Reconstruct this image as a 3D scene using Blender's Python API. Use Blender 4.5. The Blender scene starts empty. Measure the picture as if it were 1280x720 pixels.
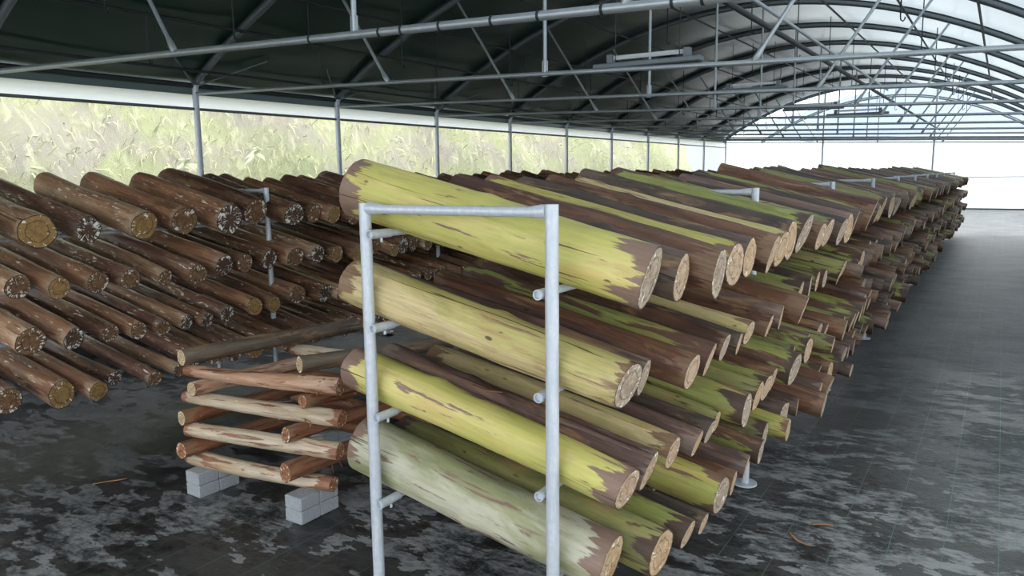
import bpy, math, random
from mathutils import Vector, Matrix, noise as mn
random.seed(7)
sc = bpy.context.scene
C = sc.collection
# ------------------------------------------------------------------ camera, light, exposure
F_PX, YAW, PITCH, ROLL = 958.94, .566, .148, -.0113
CAM = Vector((1.0043, -1.7813, 1.6035))
fw = Vector((-math.sin(YAW)*math.cos(PITCH), math.cos(YAW)*math.cos(PITCH), -math.sin(PITCH)))
rt = Vector((math.cos(YAW), math.sin(YAW), 0)); up = rt.cross(fw)
rt2 = rt*math.cos(ROLL)+up*math.sin(ROLL); up2 = -rt*math.sin(ROLL)+up*math.cos(ROLL)
cd = bpy.data.cameras.new('camera'); cam = bpy.data.objects.new('camera', cd); C.objects.link(cam)
cd.sensor_width = 36; cd.lens = F_PX*36/1280; cd.clip_start = .05; cd.clip_end = 600
M = Matrix((rt2, up2, -fw)).transposed().to_4x4(); M.translation = CAM; cam.matrix_world = M
sc.camera = cam
w = bpy.data.worlds.new('sky'); sc.world = w; w.use_nodes = True
bg = w.node_tree.nodes['Background']; bg.inputs[0].default_value = (.93, .97, 1.0, 1); bg.inputs[1].default_value = 1.7
sd_ = bpy.data.lights.new('sun', 'SUN'); sd_.energy = 3.5; sd_.angle = math.radians(40); sd_.color = (1, .97, .92)
sun = bpy.data.objects.new('sun', sd_); C.objects.link(sun)
sun.rotation_euler = Vector((-.80, -.12, -.58)).to_track_quat('-Z', 'Y').to_euler()     # veiled sun low over the aisle side of the roof
sc.view_settings.view_transform = 'Standard'; sc.view_settings.look = 'None'
sc.view_settings.gamma = 1; sc.view_settings.use_curve_mapping = False
sc.view_settings.exposure = .95

# ------------------------------------------------------------------ helpers
def lin(c):
    f = lambda v: v/12.92 if v <= .04045 else ((v+.055)/1.055)**2.4
    if isinstance(c, str): c = tuple(int(c[i:i+2], 16)/255 for i in (0, 2, 4))
    return tuple(f(v) for v in c[:3])+(1,)
class NT:
    def __init__(s, name):
        s.m = bpy.data.materials.new(name); s.m.use_nodes = True; s.t = s.m.node_tree
        s.n = s.t.nodes; s.b = s.n['Principled BSDF']; s.out = s.n['Material Output']
    def link(s, a, b): s.t.links.new(a, b)
    def node(s, t, **k):
        x = s.n.new(t)
        for a, v in k.items(): setattr(x, a, v)
        return x
    def attr(s, name): return s.node('ShaderNodeAttribute', attribute_name=name)
    def geo(s): return s.node('ShaderNodeNewGeometry').outputs['Position']
    def val(s, x, inp):
        if hasattr(x, 'links') or isinstance(x, bpy.types.NodeSocket): s.link(x, inp)
        else: inp.default_value = x
    def math(s, op, a, b=0.0, clamp=False):
        x = s.node('ShaderNodeMath', operation=op, use_clamp=clamp); s.val(a, x.inputs[0]); s.val(b, x.inputs[1]); return x.outputs[0]
    def vmul(s, v, k):
        x = s.node('ShaderNodeVectorMath', operation='MULTIPLY'); s.link(v, x.inputs[0]); x.inputs[1].default_value = k; return x.outputs[0]
    def vadd(s, a, b):
        x = s.node('ShaderNodeVectorMath', operation='ADD'); s.link(a, x.inputs[0]); s.val(b, x.inputs[1]); return x.outputs[0]
    def noise(s, v, scale=1, detail=4, rough=.55, dist=0):
        x = s.node('ShaderNodeTexNoise'); s.link(v, x.inputs['Vector']); x.inputs['Scale'].default_value = scale
        x.inputs['Detail'].default_value = detail; x.inputs['Roughness'].default_value = rough; x.inputs['Distortion'].default_value = dist
        return x.outputs['Fac']
    def voro(s, v, scale=1, feature='F1'):
        x = s.node('ShaderNodeTexVoronoi', feature=feature); s.link(v, x.inputs['Vector']); x.inputs['Scale'].default_value = scale; return x.outputs['Distance']
    def step(s, x, a, b):
        m = s.node('ShaderNodeMapRange', interpolation_type='SMOOTHSTEP'); s.link(x, m.inputs[0]); m.inputs[1].default_value = a; m.inputs[2].default_value = b
        return m.outputs[0]
    def mix(s, f, a, b):
        x = s.node('ShaderNodeMix', data_type='RGBA'); s.val(f, x.inputs[0]); s.val(a, x.inputs[6]); s.val(b, x.inputs[7]); return x.outputs[2]
    def bump(s, h, strength=.3, dist=.01):
        x = s.node('ShaderNodeBump'); s.link(h, x.inputs['Height']); x.inputs['Strength'].default_value = strength; x.inputs['Distance'].default_value = dist
        s.link(x.outputs[0], s.b.inputs['Normal'])
    def set(s, **k):
        for a, v in k.items(): s.val(v, s.b.inputs[a.replace('_', ' ')])
        return s.m
def simple(name, col, rough=.5, metal=0, spec=.5, noise=0, scale=30):
    t = NT(name); c = lin(col)
    if noise:
        f = t.noise(t.geo(), scale, 5)
        c = t.mix(f, tuple(v*(1-noise) for v in c[:3])+(1,), tuple(min(1, v*(1+noise)) for v in c[:3])+(1,))
    t.set(Base_Color=c, Roughness=rough, Metallic=metal); t.b.inputs['Specular IOR Level'].default_value = spec
    return t.m
class MB:
    """collects pieces and links them as one mesh object"""
    def __init__(s): s.v = []; s.f = []; s.sm = []
    def add(s, v, f, smooth=True):
        o = len(s.v); s.v += [tuple(p) for p in v]; s.f += [[i+o for i in q] for q in f]; s.sm += [smooth]*len(f)
    def tube(s, pts, r, seg=10, caps=True, hollow=0):
        pts = [Vector(p) for p in pts]; n = len(pts); rs = r if isinstance(r, (list, tuple)) else [r]*n
        v = []; f = []; ref = None
        for i, p in enumerate(pts):
            d = (pts[min(i+1, n-1)]-pts[max(i-1, 0)]).normalized()
            if ref is None: ref = d.orthogonal().normalized()
            ref = (ref-d*ref.dot(d)).normalized(); b = d.cross(ref)
            v += [p+(ref*math.cos(a)+b*math.sin(a))*rs[i] for a in (2*math.pi*k/seg for k in range(seg))]
        for i in range(n-1):
            for k in range(seg):
                f.append([i*seg+k, i*seg+(k+1) % seg, (i+1)*seg+(k+1) % seg, (i+1)*seg+k])
        s.add(v, f)
        for i, rev in ((0, True), (n-1, False)):
            ring = v[i*seg:(i+1)*seg]
            if hollow:
                ctr = pts[i]; d = (pts[1]-pts[0]).normalized()*(hollow*4 if i == 0 else -hollow*4)
                inner = [ctr+(q-ctr)*(1-hollow/rs[i]) for q in ring]; deep = [q+d for q in inner]
                vv = ring+inner+deep
                ff = [[k, (k+1) % seg, seg+(k+1) % seg, seg+k] for k in range(seg)]+[[seg+k, seg+(k+1) % seg, 2*seg+(k+1) % seg, 2*seg+k] for k in range(seg)]
                ff.append([2*seg+k for k in range(seg)])
                s.add(vv, [q[::-1] for q in ff] if rev else ff, False)
            elif caps: s.add(ring, [list(range(seg))[::-1] if rev else list(range(seg))], False)
        return s
    def box(s, lo, hi, mat=None, bev=0):
        x0, y0, z0 = lo; x1, y1, z1 = hi
        if bev:
            v = []; b = bev
            for zz, ins in ((z0, b), (z0+b, 0), (z1-b, 0), (z1, b)):
                for x, y in ((x0+b, y0), (x1-b, y0), (x1, y0+b), (x1, y1-b), (x1-b, y1), (x0+b, y1), (x0, y1-b), (x0, y0+b)):
                    cx, cy = (x0+x1)/2, (y0+y1)/2
                    v.append((x-math.copysign(min(ins, abs(x-cx)), x-cx) if abs(x-cx) > 1e-9 else x, y-math.copysign(min(ins, abs(y-cy)), y-cy), zz))
            f = [list(range(8))[::-1], [24+i for i in range(8)]]
            for l in range(3):
                for k in range(8): f.append([l*8+k, l*8+(k+1) % 8, (l+1)*8+(k+1) % 8, (l+1)*8+k])
        else:
            v = [(x, y, z) for z in (z0, z1) for x, y in ((x0, y0), (x1, y0), (x1, y1), (x0, y1))]
            f = [[3, 2, 1, 0], [4, 5, 6, 7], [0, 1, 5, 4], [1, 2, 6, 5], [2, 3, 7, 6], [3, 0, 4, 7]]
        if mat: v = [mat @ Vector(p) for p in v]
        s.add(v, f, False); return s
    def build(s, name, mat, parent=None, loc=None):
        me = bpy.data.meshes.new(name); me.from_pydata(s.v, [], s.f); me.polygons.foreach_set('use_smooth', s.sm); me.update()
        o = bpy.data.objects.new(name, me); C.objects.link(o)
        for m in (mat if isinstance(mat, list) else [mat]): me.materials.append(m)
        if parent: o.parent = parent
        if loc is not None:
            L = Vector(loc); me.transform(Matrix.Translation(-L)); o.location = L
        return o
def tag(o, label, cat, group=None, kind=None):
    if label: o['label'] = label
    if cat: o['category'] = cat
    if group: o['group'] = group
    if kind: o['kind'] = kind
    return o
def empty(name, loc, label, cat, group=None):
    o = bpy.data.objects.new(name, None); C.objects.link(o); o.location = loc; o.empty_display_size = .1
    return tag(o, label, cat, group)
def copy_tree(o, parent=None):
    c = o.copy(); C.objects.link(c)
    if parent: c.parent = parent
    for ch in list(o.children): copy_tree(ch, c)
    return c
ORD = 'first second third fourth fifth sixth seventh eighth ninth tenth eleventh twelfth thirteenth fourteenth fifteenth sixteenth seventeenth eighteenth nineteenth twentieth'.split()
def ordn(i): return ORD[i] if i < 20 else None

# ------------------------------------------------------------------ materials
galv = NT('galvanised_steel')
n_ = galv.noise(galv.geo(), 60, 4); n2_ = galv.noise(galv.vmul(galv.geo(), (90, 90, 12)), 1, 3)
galv.set(Base_Color=galv.mix(galv.math('MULTIPLY', n_, n2_), lin('b2bbc8'), lin('eef2f7')), Metallic=.2, Roughness=.4); galv = galv.m
galv_in = simple('pipe_inside', '3c4248', .6, .3)
roof_steel = simple('roof_tube_steel', '6f787e', .5, .6, noise=.15)
tie_steel = simple('tie_tube_steel', 'aab3ba', .42, .6, noise=.15)
dark_steel = simple('dark_tube', '2c3234', .55, .3)
t = NT('white_plastic_roll'); t.set(Base_Color=lin('f2f4f6'), Roughness=.6); tr = t.node('ShaderNodeBsdfTranslucent'); tr.inputs[0].default_value = (.95, .97, 1, 1); mx = t.node('ShaderNodeMixShader'); mx.inputs[0].default_value = .75; t.link(t.b.outputs[0], mx.inputs[1]); t.link(tr.outputs[0], mx.inputs[2]); t.link(mx.outputs[0], t.out.inputs[0]); white_plastic = t.m
concrete = NT('paver_concrete'); g_ = concrete.geo()
concrete.set(Base_Color=concrete.mix(concrete.noise(g_, 120, 4), lin('7f848b'), lin('b9bec4')), Roughness=.9); concrete.bump(concrete.noise(g_, 260, 3), .4, .004); concrete = concrete.m

def bark(name, A, B, Cc, D, ab=(.45, .6), cth=(.60, .68), endz=.03, spots=.16, glint_flecks=0, rough=.55, grain=.35, bumpk=.35, glint_col='e9e2d6', blush=.5, blushc='a8845c'):
    t = NT(name); lc = t.attr('lc').outputs['Vector']; sd = t.attr('sd').outputs['Fac']
    off = t.node('ShaderNodeCombineXYZ'); t.link(t.math('MULTIPLY', sd, 13.7), off.inputs[0]); t.link(t.math('MULTIPLY', sd, 7.3), off.inputs[1]); t.link(t.math('MULTIPLY', sd, 3.9), off.inputs[2])
    def co(k): return t.vadd(t.vmul(lc, k), off.outputs[0])
    n1 = t.noise(co((1.6, 9, 9)), 1, 5, .6, .6)
    n2 = t.noise(co((2.6, 24, 24)), 1, 6, .65, .4)
    n3 = t.noise(co((5, 110, 110)), 1, 4, .6)
    n4 = t.noise(co((14, 22, 22)), 1, 5, .6)
    col = t.mix(t.step(n1, *ab), lin(A), lin(B))
    nb = t.noise(co((3.5, 16, 16)), 1, 5, .65, .5)
    col = t.mix(t.math('MULTIPLY', t.step(nb, .54, .66), blush), col, lin(blushc)); col = t.mix(t.math('MULTIPLY', t.step(nb, .45, .34), blush*.7), col, tuple(v*.62 for v in lin(B)[:3])+(1,))
    tx = t.attr('tx').outputs['Fac']
    ez = t.step(t.math('ADD', tx, t.math('ADD', t.math('MULTIPLY', t.math('SUBTRACT', n2, .5), .30), t.math('MULTIPLY', t.math('SUBTRACT', n1, .5), .35))), endz+.008, endz-.008)
    pat = t.math('MAXIMUM', t.step(n2, *cth), ez)
    pc = t.mix(n4, lin(Cc), tuple(v*.55 for v in lin(Cc)[:3])+(1,))
    col = t.mix(pat, col, pc)
    # dark long cracks and knots
    crk = t.step(t.noise(co((1.1, 46, 46)), 1, 3, .5, .8), .655, .70)
    vs = t.voro(co((9, 20, 20)), 1)
    sp = t.math('MULTIPLY', t.step(t.math('ADD', vs, t.math('MULTIPLY', n2, .25)), spots+.10, spots+.04), t.step(n1, .50, .56))
    col = t.mix(t.math('MULTIPLY', t.math('MAXIMUM', crk, sp), .85), col, lin(D))
    # fine grain
    n5 = t.noise(co((2.2, 13, 13)), 1, 5, .7, .8); n6 = t.noise(co((3.2, 70, 70)), 1, 5, .7, .5)
    gr = t.math('ADD', 1.0, t.math('ADD', t.math('MULTIPLY', t.math('SUBTRACT', n3, .5), grain*2), t.math('ADD', t.math('MULTIPLY', t.math('SUBTRACT', n5, .5), grain*2.6), t.math('MULTIPLY', t.math('SUBTRACT', n6, .5), grain*2.4))))
    gv = t.node('ShaderNodeCombineXYZ')
    for i in range(3): t.link(gr, gv.inputs[i])
    mm = t.node('ShaderNodeMix', data_type='RGBA', blend_type='MULTIPLY'); mm.inputs[0].default_value = 1; t.link(col, mm.inputs[6]); t.link(gv.outputs[0], mm.inputs[7]); col = mm.outputs[2]
    if glint_flecks:  # wet glints painted into the bark colour as pale flecks
        fl = t.step(t.noise(co((16, 62, 62)), 1, 3, .5), .76-glint_flecks*.1, .79-glint_flecks*.1)
        fl = t.math('MULTIPLY', fl, t.step(n5, .50, .58)); col = t.mix(fl, col, lin(glint_col))
    t.set(Base_Color=col, Roughness=t.math('ADD', rough-.15, t.math('MULTIPLY', n2, .3)))
    h = t.math('ADD', t.math('MULTIPLY', t.math('ADD', n3, n6), .5), t.math('ADD', t.math('MULTIPLY', pat, .5), t.math('MULTIPLY', crk, -.8)))
    t.bump(h, bumpk, .006)
    return t.m
BARK = {
 'lime':  (bark('lime_bark', 'bfba68', 'cdc07a', '94796a', '3a2a20', spots=.15, cth=(.60, .64), endz=.055, grain=.17, bumpk=.15, blushc='c2a163'), 'lime-green'),
 'yellow':(bark('yellow_bark', 'bdb064', 'a3a256', '8c6c58', '3a261b', spots=.13, cth=(.57, .62), grain=.24, bumpk=.2, blushc='b98f55'), 'yellow-green'),
 'grey':  (bark('grey_green_bark', 'b9b7a2', '969873', '94796b', '40342a', cth=(.58, .63), grain=.17, bumpk=.2, blushc='8f8a55'), 'grey-green'),
 'olive': (bark('olive_bark', '75774a', '8f8c55', '5b463c', '231a14', cth=(.58, .65), grain=.25), 'olive-green'),
 'green': (bark('green_strip_bark', '8f9450', '61463a', '5a463c', '1f1611', ab=(.5, .53), cth=(.62, .68), grain=.3), 'green-and-brown'),
 'mauve': (bark('mauve_bark', '7a6158', '5b4640', '8d7a70', '2a1d19', cth=(.56, .66), grain=.5, bumpk=.5), 'purplish-brown'),
 'brown': (bark('brown_bark', '6d4a36', '4b3127', '8a6c54', '211512', grain=.5, bumpk=.5), 'reddish-brown'),
 'tan':   (bark('tan_bark', 'c8b587', 'b5aa6c', '94755a', '3b261a', cth=(.57, .66), grain=.3), 'tan'),
 'dark':  (bark('dark_bark', '4f4038', '37302b', '6b5a50', '17110f', grain=.5, bumpk=.5), 'dark brown'),
}
BARKL = {
 'russet':(bark('russet_wet_bark', 'a3765a', '7d5944', 'bb9c82', '24130d', cth=(.57, .66), glint_flecks=1.5, rough=.3, grain=.45, bumpk=.5, spots=.1), 'russet'),
 'umber': (bark('umber_wet_bark', '6e5040', '543c30', '92735c', '1a0f0b', cth=(.58, .66), glint_flecks=1.2, rough=.3, grain=.5, bumpk=.5, spots=.1), 'dark umber'),
 'sand':  (bark('sandy_wet_bark', 'b59273', '957258', 'c9b096', '2d1a12', cth=(.57, .66), glint_flecks=1.6, rough=.3, grain=.4, bumpk=.4, spots=.1), 'sandy brown'),
 'plum':  (bark('plum_wet_bark', '6c4c42', '7a5a4b', 'a08577', '1b100e', cth=(.57, .66), glint_flecks=1.7, rough=.3, grain=.5, bumpk=.5, spots=.1), 'plum-brown'),
}
BARKC = {
 'pale':  (bark('pale_flaky_bark', 'cbbba5', 'b5a288', 'a5745a', '4a2f20', cth=(.56, .62), glint_flecks=.9, rough=.45, grain=.3, endz=.04), 'pale'),
 'pink':  (bark('pinkish_peeled_bark', 'b58a70', 'c2a189', '96664c', '3a2118', cth=(.57, .63), glint_flecks=1.0, rough=.42, grain=.35), 'pinkish'),
 'rust':  (bark('rust_bark', '8a5a40', '6e4733', 'a17a5c', '2b1810', glint_flecks=.8, rough=.42, grain=.4), 'rust-brown'),
 'ash':   (bark('ash_brown_bark', '6f6152', '5a4c42', '8a7a68', '2a201a', glint_flecks=.5, rough=.5, grain=.4, cth=(.62, .7)), 'ash-brown'),
}
def cut(name, A, B, ring, wax, waxk, heart):
    t = NT(name); lc = t.attr('lc').outputs['Vector']; sd = t.attr('sd').outputs['Fac']
    sx = t.node('ShaderNodeSeparateXYZ'); t.link(lc, sx.inputs[0]); u, v = sx.outputs[0], sx.outputs[1]
    uv = t.node('ShaderNodeCombineXYZ'); t.link(u, uv.inputs[0]); t.link(v, uv.inputs[1]); t.link(t.math('MULTIPLY', sd, 11.3), uv.inputs[2]); p = uv.outputs[0]
    rad = t.math('SQRT', t.math('ADD', t.math('MULTIPLY', u, u), t.math('MULTIPLY', v, v)))
    wob = t.math('ADD', rad, t.math('MULTIPLY', t.math('SUBTRACT', t.noise(p, 2.2, 3), .5), .35))
    n1 = t.noise(p, 2.4, 6, .65); n2 = t.noise(p, 14, 4, .7)
    col = t.mix(t.step(n1, .35, .68), lin(A), lin(B))
    col = t.mix(t.math('MULTIPLY', t.step(n2, .45, .7), .5), col, lin(ring))
    rings = t.math('SINE', t.math('MULTIPLY', wob, 46)); col = t.mix(t.math('MULTIPLY', t.step(rings, .4, 1), .13), col, lin(ring))
    hz = t.math('MULTIPLY', t.step(wob, .56, .60), t.step(wob, .68, .63)); col = t.mix(t.math('MULTIPLY', hz, .6), col, lin(heart))
    ang = t.math('ARCTAN2', v, u); av = t.node('ShaderNodeCombineXYZ'); t.link(t.math('MULTIPLY', ang, 3.2), av.inputs[0]); t.link(t.math('MULTIPLY', rad, .9), av.inputs[1]); t.link(t.math('MULTIPLY', sd, 5.1), av.inputs[2])
    ck = t.step(t.noise(av.outputs[0], 1.4, 3, .5), .655, .69); col = t.mix(t.math('MULTIPLY', ck, .7), col, lin(heart))
    wx = t.step(t.math('ADD', t.noise(av.outputs[0], 1.9, 2, .5), t.math('MULTIPLY', t.math('SUBTRACT', rad, .8), .25)), 1-waxk, 1.02-waxk)
    wx = t.math('MAXIMUM', t.math('MULTIPLY', wx, t.step(n1, .46, .54)), t.math('MULTIPLY', t.step(t.noise(p, 2.3, 3, .6), .66-(waxk-.36)*.6, .68-(waxk-.36)*.6), t.step(rad, .3, .55))); col = t.mix(wx, col, lin(wax))
    edge = t.step(t.math('ADD', rad, t.math('MULTIPLY', t.math('SUBTRACT', n2, .5), .06)), .93, .955); col = t.mix(edge, col, lin(heart))
    t.set(Base_Color=col, Roughness=.75); t.bump(t.math('ADD', n2, t.math('MULTIPLY', ck, -1.0)), .35, .006)
    return t.m
CUT_R = [cut('pale_cut_wood', 'c4aa8d', 'ab937a', '917a66', 'eee6da', .37, '4c392c'), cut('grey_cut_wood', 'b7a48f', '988876', '7d6d5e', 'e9e2d8', .40, '3f3128'), cut('buff_cut_wood', 'c6ab8a', 'b0936f', '97795a', 'efe6d6', .36, '5a412e')]
CUT_L = [cut('wet_cut_wood', '8a6848', '654832', '4b3322', 'ece5da', .44, '24150e'), cut('ochre_cut_wood', 'a98753', '8a6a3f', '6b4d2c', 'eee6d8', .38, '3a2615'), cut('dark_cut_wood', '5f4634', '4a3427', '33221a', 'f0ebe3', .49, '1a100c')]

# ------------------------------------------------------------------ floor
t = NT('wet_ground_cloth'); P = t.geo(); sx = t.node('ShaderNodeSeparateXYZ'); t.link(P, sx.inputs[0]); X, Y = sx.outputs[0], sx.outputs[1]
mud = t.noise(t.vmul(P, (1.5, 2.2, 1)), 1, 7, .68, .6); mud2 = t.noise(t.vmul(P, (5, 9, 1)), 1, 6, .7, .3); fine = t.noise(P, 45, 4, .7); mid = t.noise(t.vmul(P, (16, 30, 1)), 1, 5, .7)
m1 = t.step(t.math('ADD', t.math('MULTIPLY', mud, .42), t.math('ADD', t.math('MULTIPLY', mud2, .30), t.math('MULTIPLY', mid, .28))), .42, .57)
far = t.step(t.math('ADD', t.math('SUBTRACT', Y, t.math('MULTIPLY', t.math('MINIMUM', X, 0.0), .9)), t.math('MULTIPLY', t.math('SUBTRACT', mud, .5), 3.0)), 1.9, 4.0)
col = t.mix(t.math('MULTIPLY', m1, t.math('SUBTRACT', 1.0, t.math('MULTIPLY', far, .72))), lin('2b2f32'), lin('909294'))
col = t.mix(t.math('MULTIPLY', t.step(fine, .5, .75), .35), col, lin('8c8d8d'))
# wet stains with crisp edges
stn = t.math('ADD', t.math('MULTIPLY', t.noise(t.vmul(P, (1.3, 2.3, 1)), 1, 2, .5, .4), .5), t.math('MULTIPLY', t.noise(t.vmul(P, (5.5, 10, 1)), 1, 4, .6), .5))
wet = t.math('MULTIPLY', t.step(stn, .497, .506), t.step(Y, 6.5, 4.0))
col = t.mix(t.math('MULTIPLY', wet, .82), col, lin('1b1b1a'))
# woven guide lines
def lines(c, per, wd):
    fr = t.math('FRACT', t.math('DIVIDE', c, per)); return t.math('LESS_THAN', t.math('ABSOLUTE', t.math('SUBTRACT', fr, .5)), wd/per/2)
ln = t.math('MAXIMUM', lines(X, .20, .003), t.math('MULTIPLY', lines(Y, .30, .003), .5))
col = t.mix(t.math('MULTIPLY', ln, .55), col, lin('5d8577'))
weave = t.math('MULTIPLY', t.math('SINE', t.math('MULTIPLY', Y, 420)), t.math('SINE', t.math('MULTIPLY', X, 420)))
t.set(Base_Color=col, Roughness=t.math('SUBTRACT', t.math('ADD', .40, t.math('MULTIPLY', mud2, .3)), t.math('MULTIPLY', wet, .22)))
t.bump(t.math('ADD', t.math('MULTIPLY', fine, .6), t.math('MULTIPLY', mud2, .8)), .35, .01)
t.b.inputs['Specular IOR Level'].default_value = .35; floor_m = t.m
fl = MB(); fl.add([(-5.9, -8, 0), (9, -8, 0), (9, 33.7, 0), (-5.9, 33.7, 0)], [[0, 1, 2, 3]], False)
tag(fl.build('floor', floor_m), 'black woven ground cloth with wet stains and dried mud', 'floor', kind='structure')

# ------------------------------------------------------------------ hoop house
WX, EV, TILT, XR = -5.74, 2.48, .029, 2.25
WS, Y0 = 1.9135, 3.0857
def archz(x): return 3.87-1.37*((x+1.75)/4.0)**2-TILT*(x+5.74)
def tiez(x): return 2.415-TILT*(x+5.74)
XS = [WX+(XR-WX)*i/40 for i in range(41)]
def film(name, base, trans, amount, rough):
    t = NT(name); n = t.noise(t.vmul(t.geo(), (1.2, .9, 1.2)), 1, 5, .6)
    t.set(Base_Color=t.mix(n, tuple(v*.8 for v in lin(base)[:3])+(1,), lin(base)), Roughness=rough); t.b.inputs['Specular IOR Level'].default_value = .5
    t.bump(t.noise(t.vmul(t.geo(), (3, .5, 3)), 1, 3), .25, .05)
    tr = t.node('ShaderNodeBsdfTranslucent'); tr.inputs[0].default_value = lin(trans)
    mx = t.node('ShaderNodeMixShader'); mx.inputs[0].default_value = amount; t.link(t.b.outputs[0], mx.inputs[1]); t.link(tr.outputs[0], mx.inputs[2]); t.link(mx.outputs[0], t.out.inputs[0])
    return t.m
film_dark = film('dark_green_film', '1a3a30', 'c0ccd2', .26, .30)
film_pale = film('milky_roof_film', 'c9cfd3', 'd5dce2', .45, .30)
YA, YE = Y0-4*WS, Y0+9*WS
def roof(name, x0, x1, m, label):
    b = MB(); xs = [x0+(x1-x0)*i/24 for i in range(25)]; ys = []
    for k in range(13):
        for j in range(4): ys.append((YA+k*WS+WS*j/4, .035*math.sin(math.pi*j/4)))
    ys.append((YE, 0)); v = [(x, y, archz(x)+.05-s) for y, s in ys for x in xs]; n = len(xs)
    f = [[j*n+i, (j+1)*n+i, (j+1)*n+i+1, j*n+i+1] for j in range(len(ys)-1) for i in range(n-1)]
    b.add(v, f); return tag(b.build(name, m), label, 'roof', kind='structure')
roof('ceiling', WX-.05, XR+.05, film_dark, 'dark green plastic film stretched over the hoops')
b = MB(); v = []; nx = 14  # unseen cloth added above the film to darken the bank side
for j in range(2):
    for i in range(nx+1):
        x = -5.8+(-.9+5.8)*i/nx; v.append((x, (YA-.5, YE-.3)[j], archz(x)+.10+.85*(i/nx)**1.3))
b.add(v, [[i, i+1, nx+2+i, nx+1+i] for i in range(nx)]); tag(b.build('ceiling_blocker', simple('light_blocking_cloth', '101312', .9)), 'unseen black cloth added over the bank side of the roof to darken it', 'light blocker', kind='structure')
# side curtain, flap, roll, rails
t = NT('clear_side_curtain'); n = t.noise(t.vmul(t.geo(), (1, 5, 1.2)), 1, 4, .6)
tp = t.node('ShaderNodeBsdfTransparent'); tr = t.node('ShaderNodeBsdfTranslucent'); tr.inputs[0].default_value = (.8, .82, .8, 1)
mx = t.node('ShaderNodeMixShader'); t.link(t.math('ADD', .12, t.math('MULTIPLY', n, .14)), mx.inputs[0]); t.link(tp.outputs[0], mx.inputs[1]); t.link(tr.outputs[0], mx.inputs[2])
mx2 = t.node('ShaderNodeMixShader'); mx2.inputs[0].default_value = .04; gl = t.node('ShaderNodeBsdfGlossy'); gl.inputs['Roughness'].default_value = .3
t.link(mx.outputs[0], mx2.inputs[1]); t.link(gl.outputs[0], mx2.inputs[2]); t.link(mx2.outputs[0], t.out.inputs[0]); curtain_m = t.m
def sheet(name, m, pts, label, cat, kind='structure'):
    b = MB(); b.add(pts, [[0, 1, 2, 3]], False); return tag(b.build(name, m), label, cat, kind=kind)
b = MB(); nn = 60
v = [(WX-.02+.02*math.sin(j*2.1), YA+(YE-YA)*j/nn, z) for j in range(nn+1) for z in (0, 2.27)]
b.add(v, [[2*j, 2*j+2, 2*j+3, 2*j+1] for j in range(nn)]); tag(b.build('wall_left', curtain_m), 'clear plastic side curtain with the grassy bank behind it', 'curtain', kind='structure')
b = MB(); b.box((WX-.10, YA, 0), (WX-.07, YE, 1.2)); tag(b.build('baseboard_left', simple('dark_skirt', '23292a', .7)), 'dark plastic skirt along the foot of the side wall', 'skirt', kind='structure')
b = MB(); b.box((WX-.06, YA, 2.405), (WX-.03, YE, 2.5)); tag(b.build('trim_1', film_dark), 'dark film flap hanging below the eave', 'trim', kind='structure')
b = MB(); pr = [(WX-.035+.022*math.sin(math.pi*q/6), 2.27+.135*q/6) for q in range(7)]; v = [(x, y, z) for y in (YA, YE) for x, z in pr]+[(x-.012, y, z) for y in (YA, YE) for x, z in pr]
b.add(v, [[q, 7+q, 8+q, q+1] for q in range(6)]+[[14+q, 15+q, 22+q, 21+q] for q in range(6)]); tag(b.build('curtain_roll', white_plastic), 'long white gathered curtain top under the dark eave of the side wall', 'curtain')
b = MB(); b.tube([(WX, YA, 2.265), (WX, YE, 2.265)], .014, 8); tag(b.build('trim_2', roof_steel), 'thin grey rail along the top of the side curtain', 'trim', kind='structure')
b = MB(); b.tube([(WX, YA, EV+.01), (WX, YE, EV+.01)], .025, 8); tag(b.build('trim_3', dark_steel), 'eave pipe along the side wall', 'trim', kind='structure')
b = MB(); b.tube([(XR, YA, archz(XR)), (XR, YE, archz(XR))], .025, 8); tag(b.build('trim_4', dark_steel), 'eave pipe along the aisle side', 'trim', kind='structure')
t = NT('white_sheet'); t.set(Base_Color=lin('e6eaee'), Roughness=.5); tr = t.node('ShaderNodeBsdfTranslucent'); tr.inputs[0].default_value = (.9, .93, .95, 1)
mx = t.node('ShaderNodeMixShader'); mx.inputs[0].default_value = .55; t.link(t.b.outputs[0], mx.inputs[1]); t.link(tr.outputs[0], mx.inputs[2]); t.link(mx.outputs[0], t.out.inputs[0]); sheet_m = t.m
YB = 33.7
def wavy(name, a, b_, z1, label):
    m = MB(); n = 40; A = Vector(a); B = Vector(b_); d = (B-A); nrm = Vector((-d.y, d.x, 0)).normalized()
    v = []
    for j in range(n+1):
        p = A+d*j/n+nrm*.03*math.sin(j*1.7)
        v += [(p.x, p.y, 0), (p.x, p.y, z1)]
    m.add(v, [[2*j, 2*j+2, 2*j+3, 2*j+1] for j in range(n)]); return tag(m.build(name, sheet_m), label, 'wall', kind='structure')
wavy('wall_back', (-6, YB-.05, 0), (9, YB-.05, 0), 2.95, 'white plastic sheet closing the far end of the yard')
wavy('wall_side', (WX-.1, YE+.02, 0), (WX-.1, YB, 0), 2.75, 'white plastic sheet along the side beyond the hoops')
b = MB(); b.box((-5.8, YB-.12, 0), (9, YB-.09, .06)); tag(b.build('baseboard_back', dark_steel), 'dark strip along the foot of the far white wall', 'trim', kind='structure')
b = MB(); b.tube([(-5.8, YB-.13, 1.27), (9, YB-.13, 1.27)], .02, 8); tag(b.build('trim_5', roof_steel), 'grey rail across the far white wall', 'trim', kind='structure')
b = MB(); b.tube([(WX, YE, EV+.01), (XR, YE, archz(XR))], .03, 8); tag(b.build('trim_6', roof_steel), 'eave beam across the far gable', 'trim', kind='structure')
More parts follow.
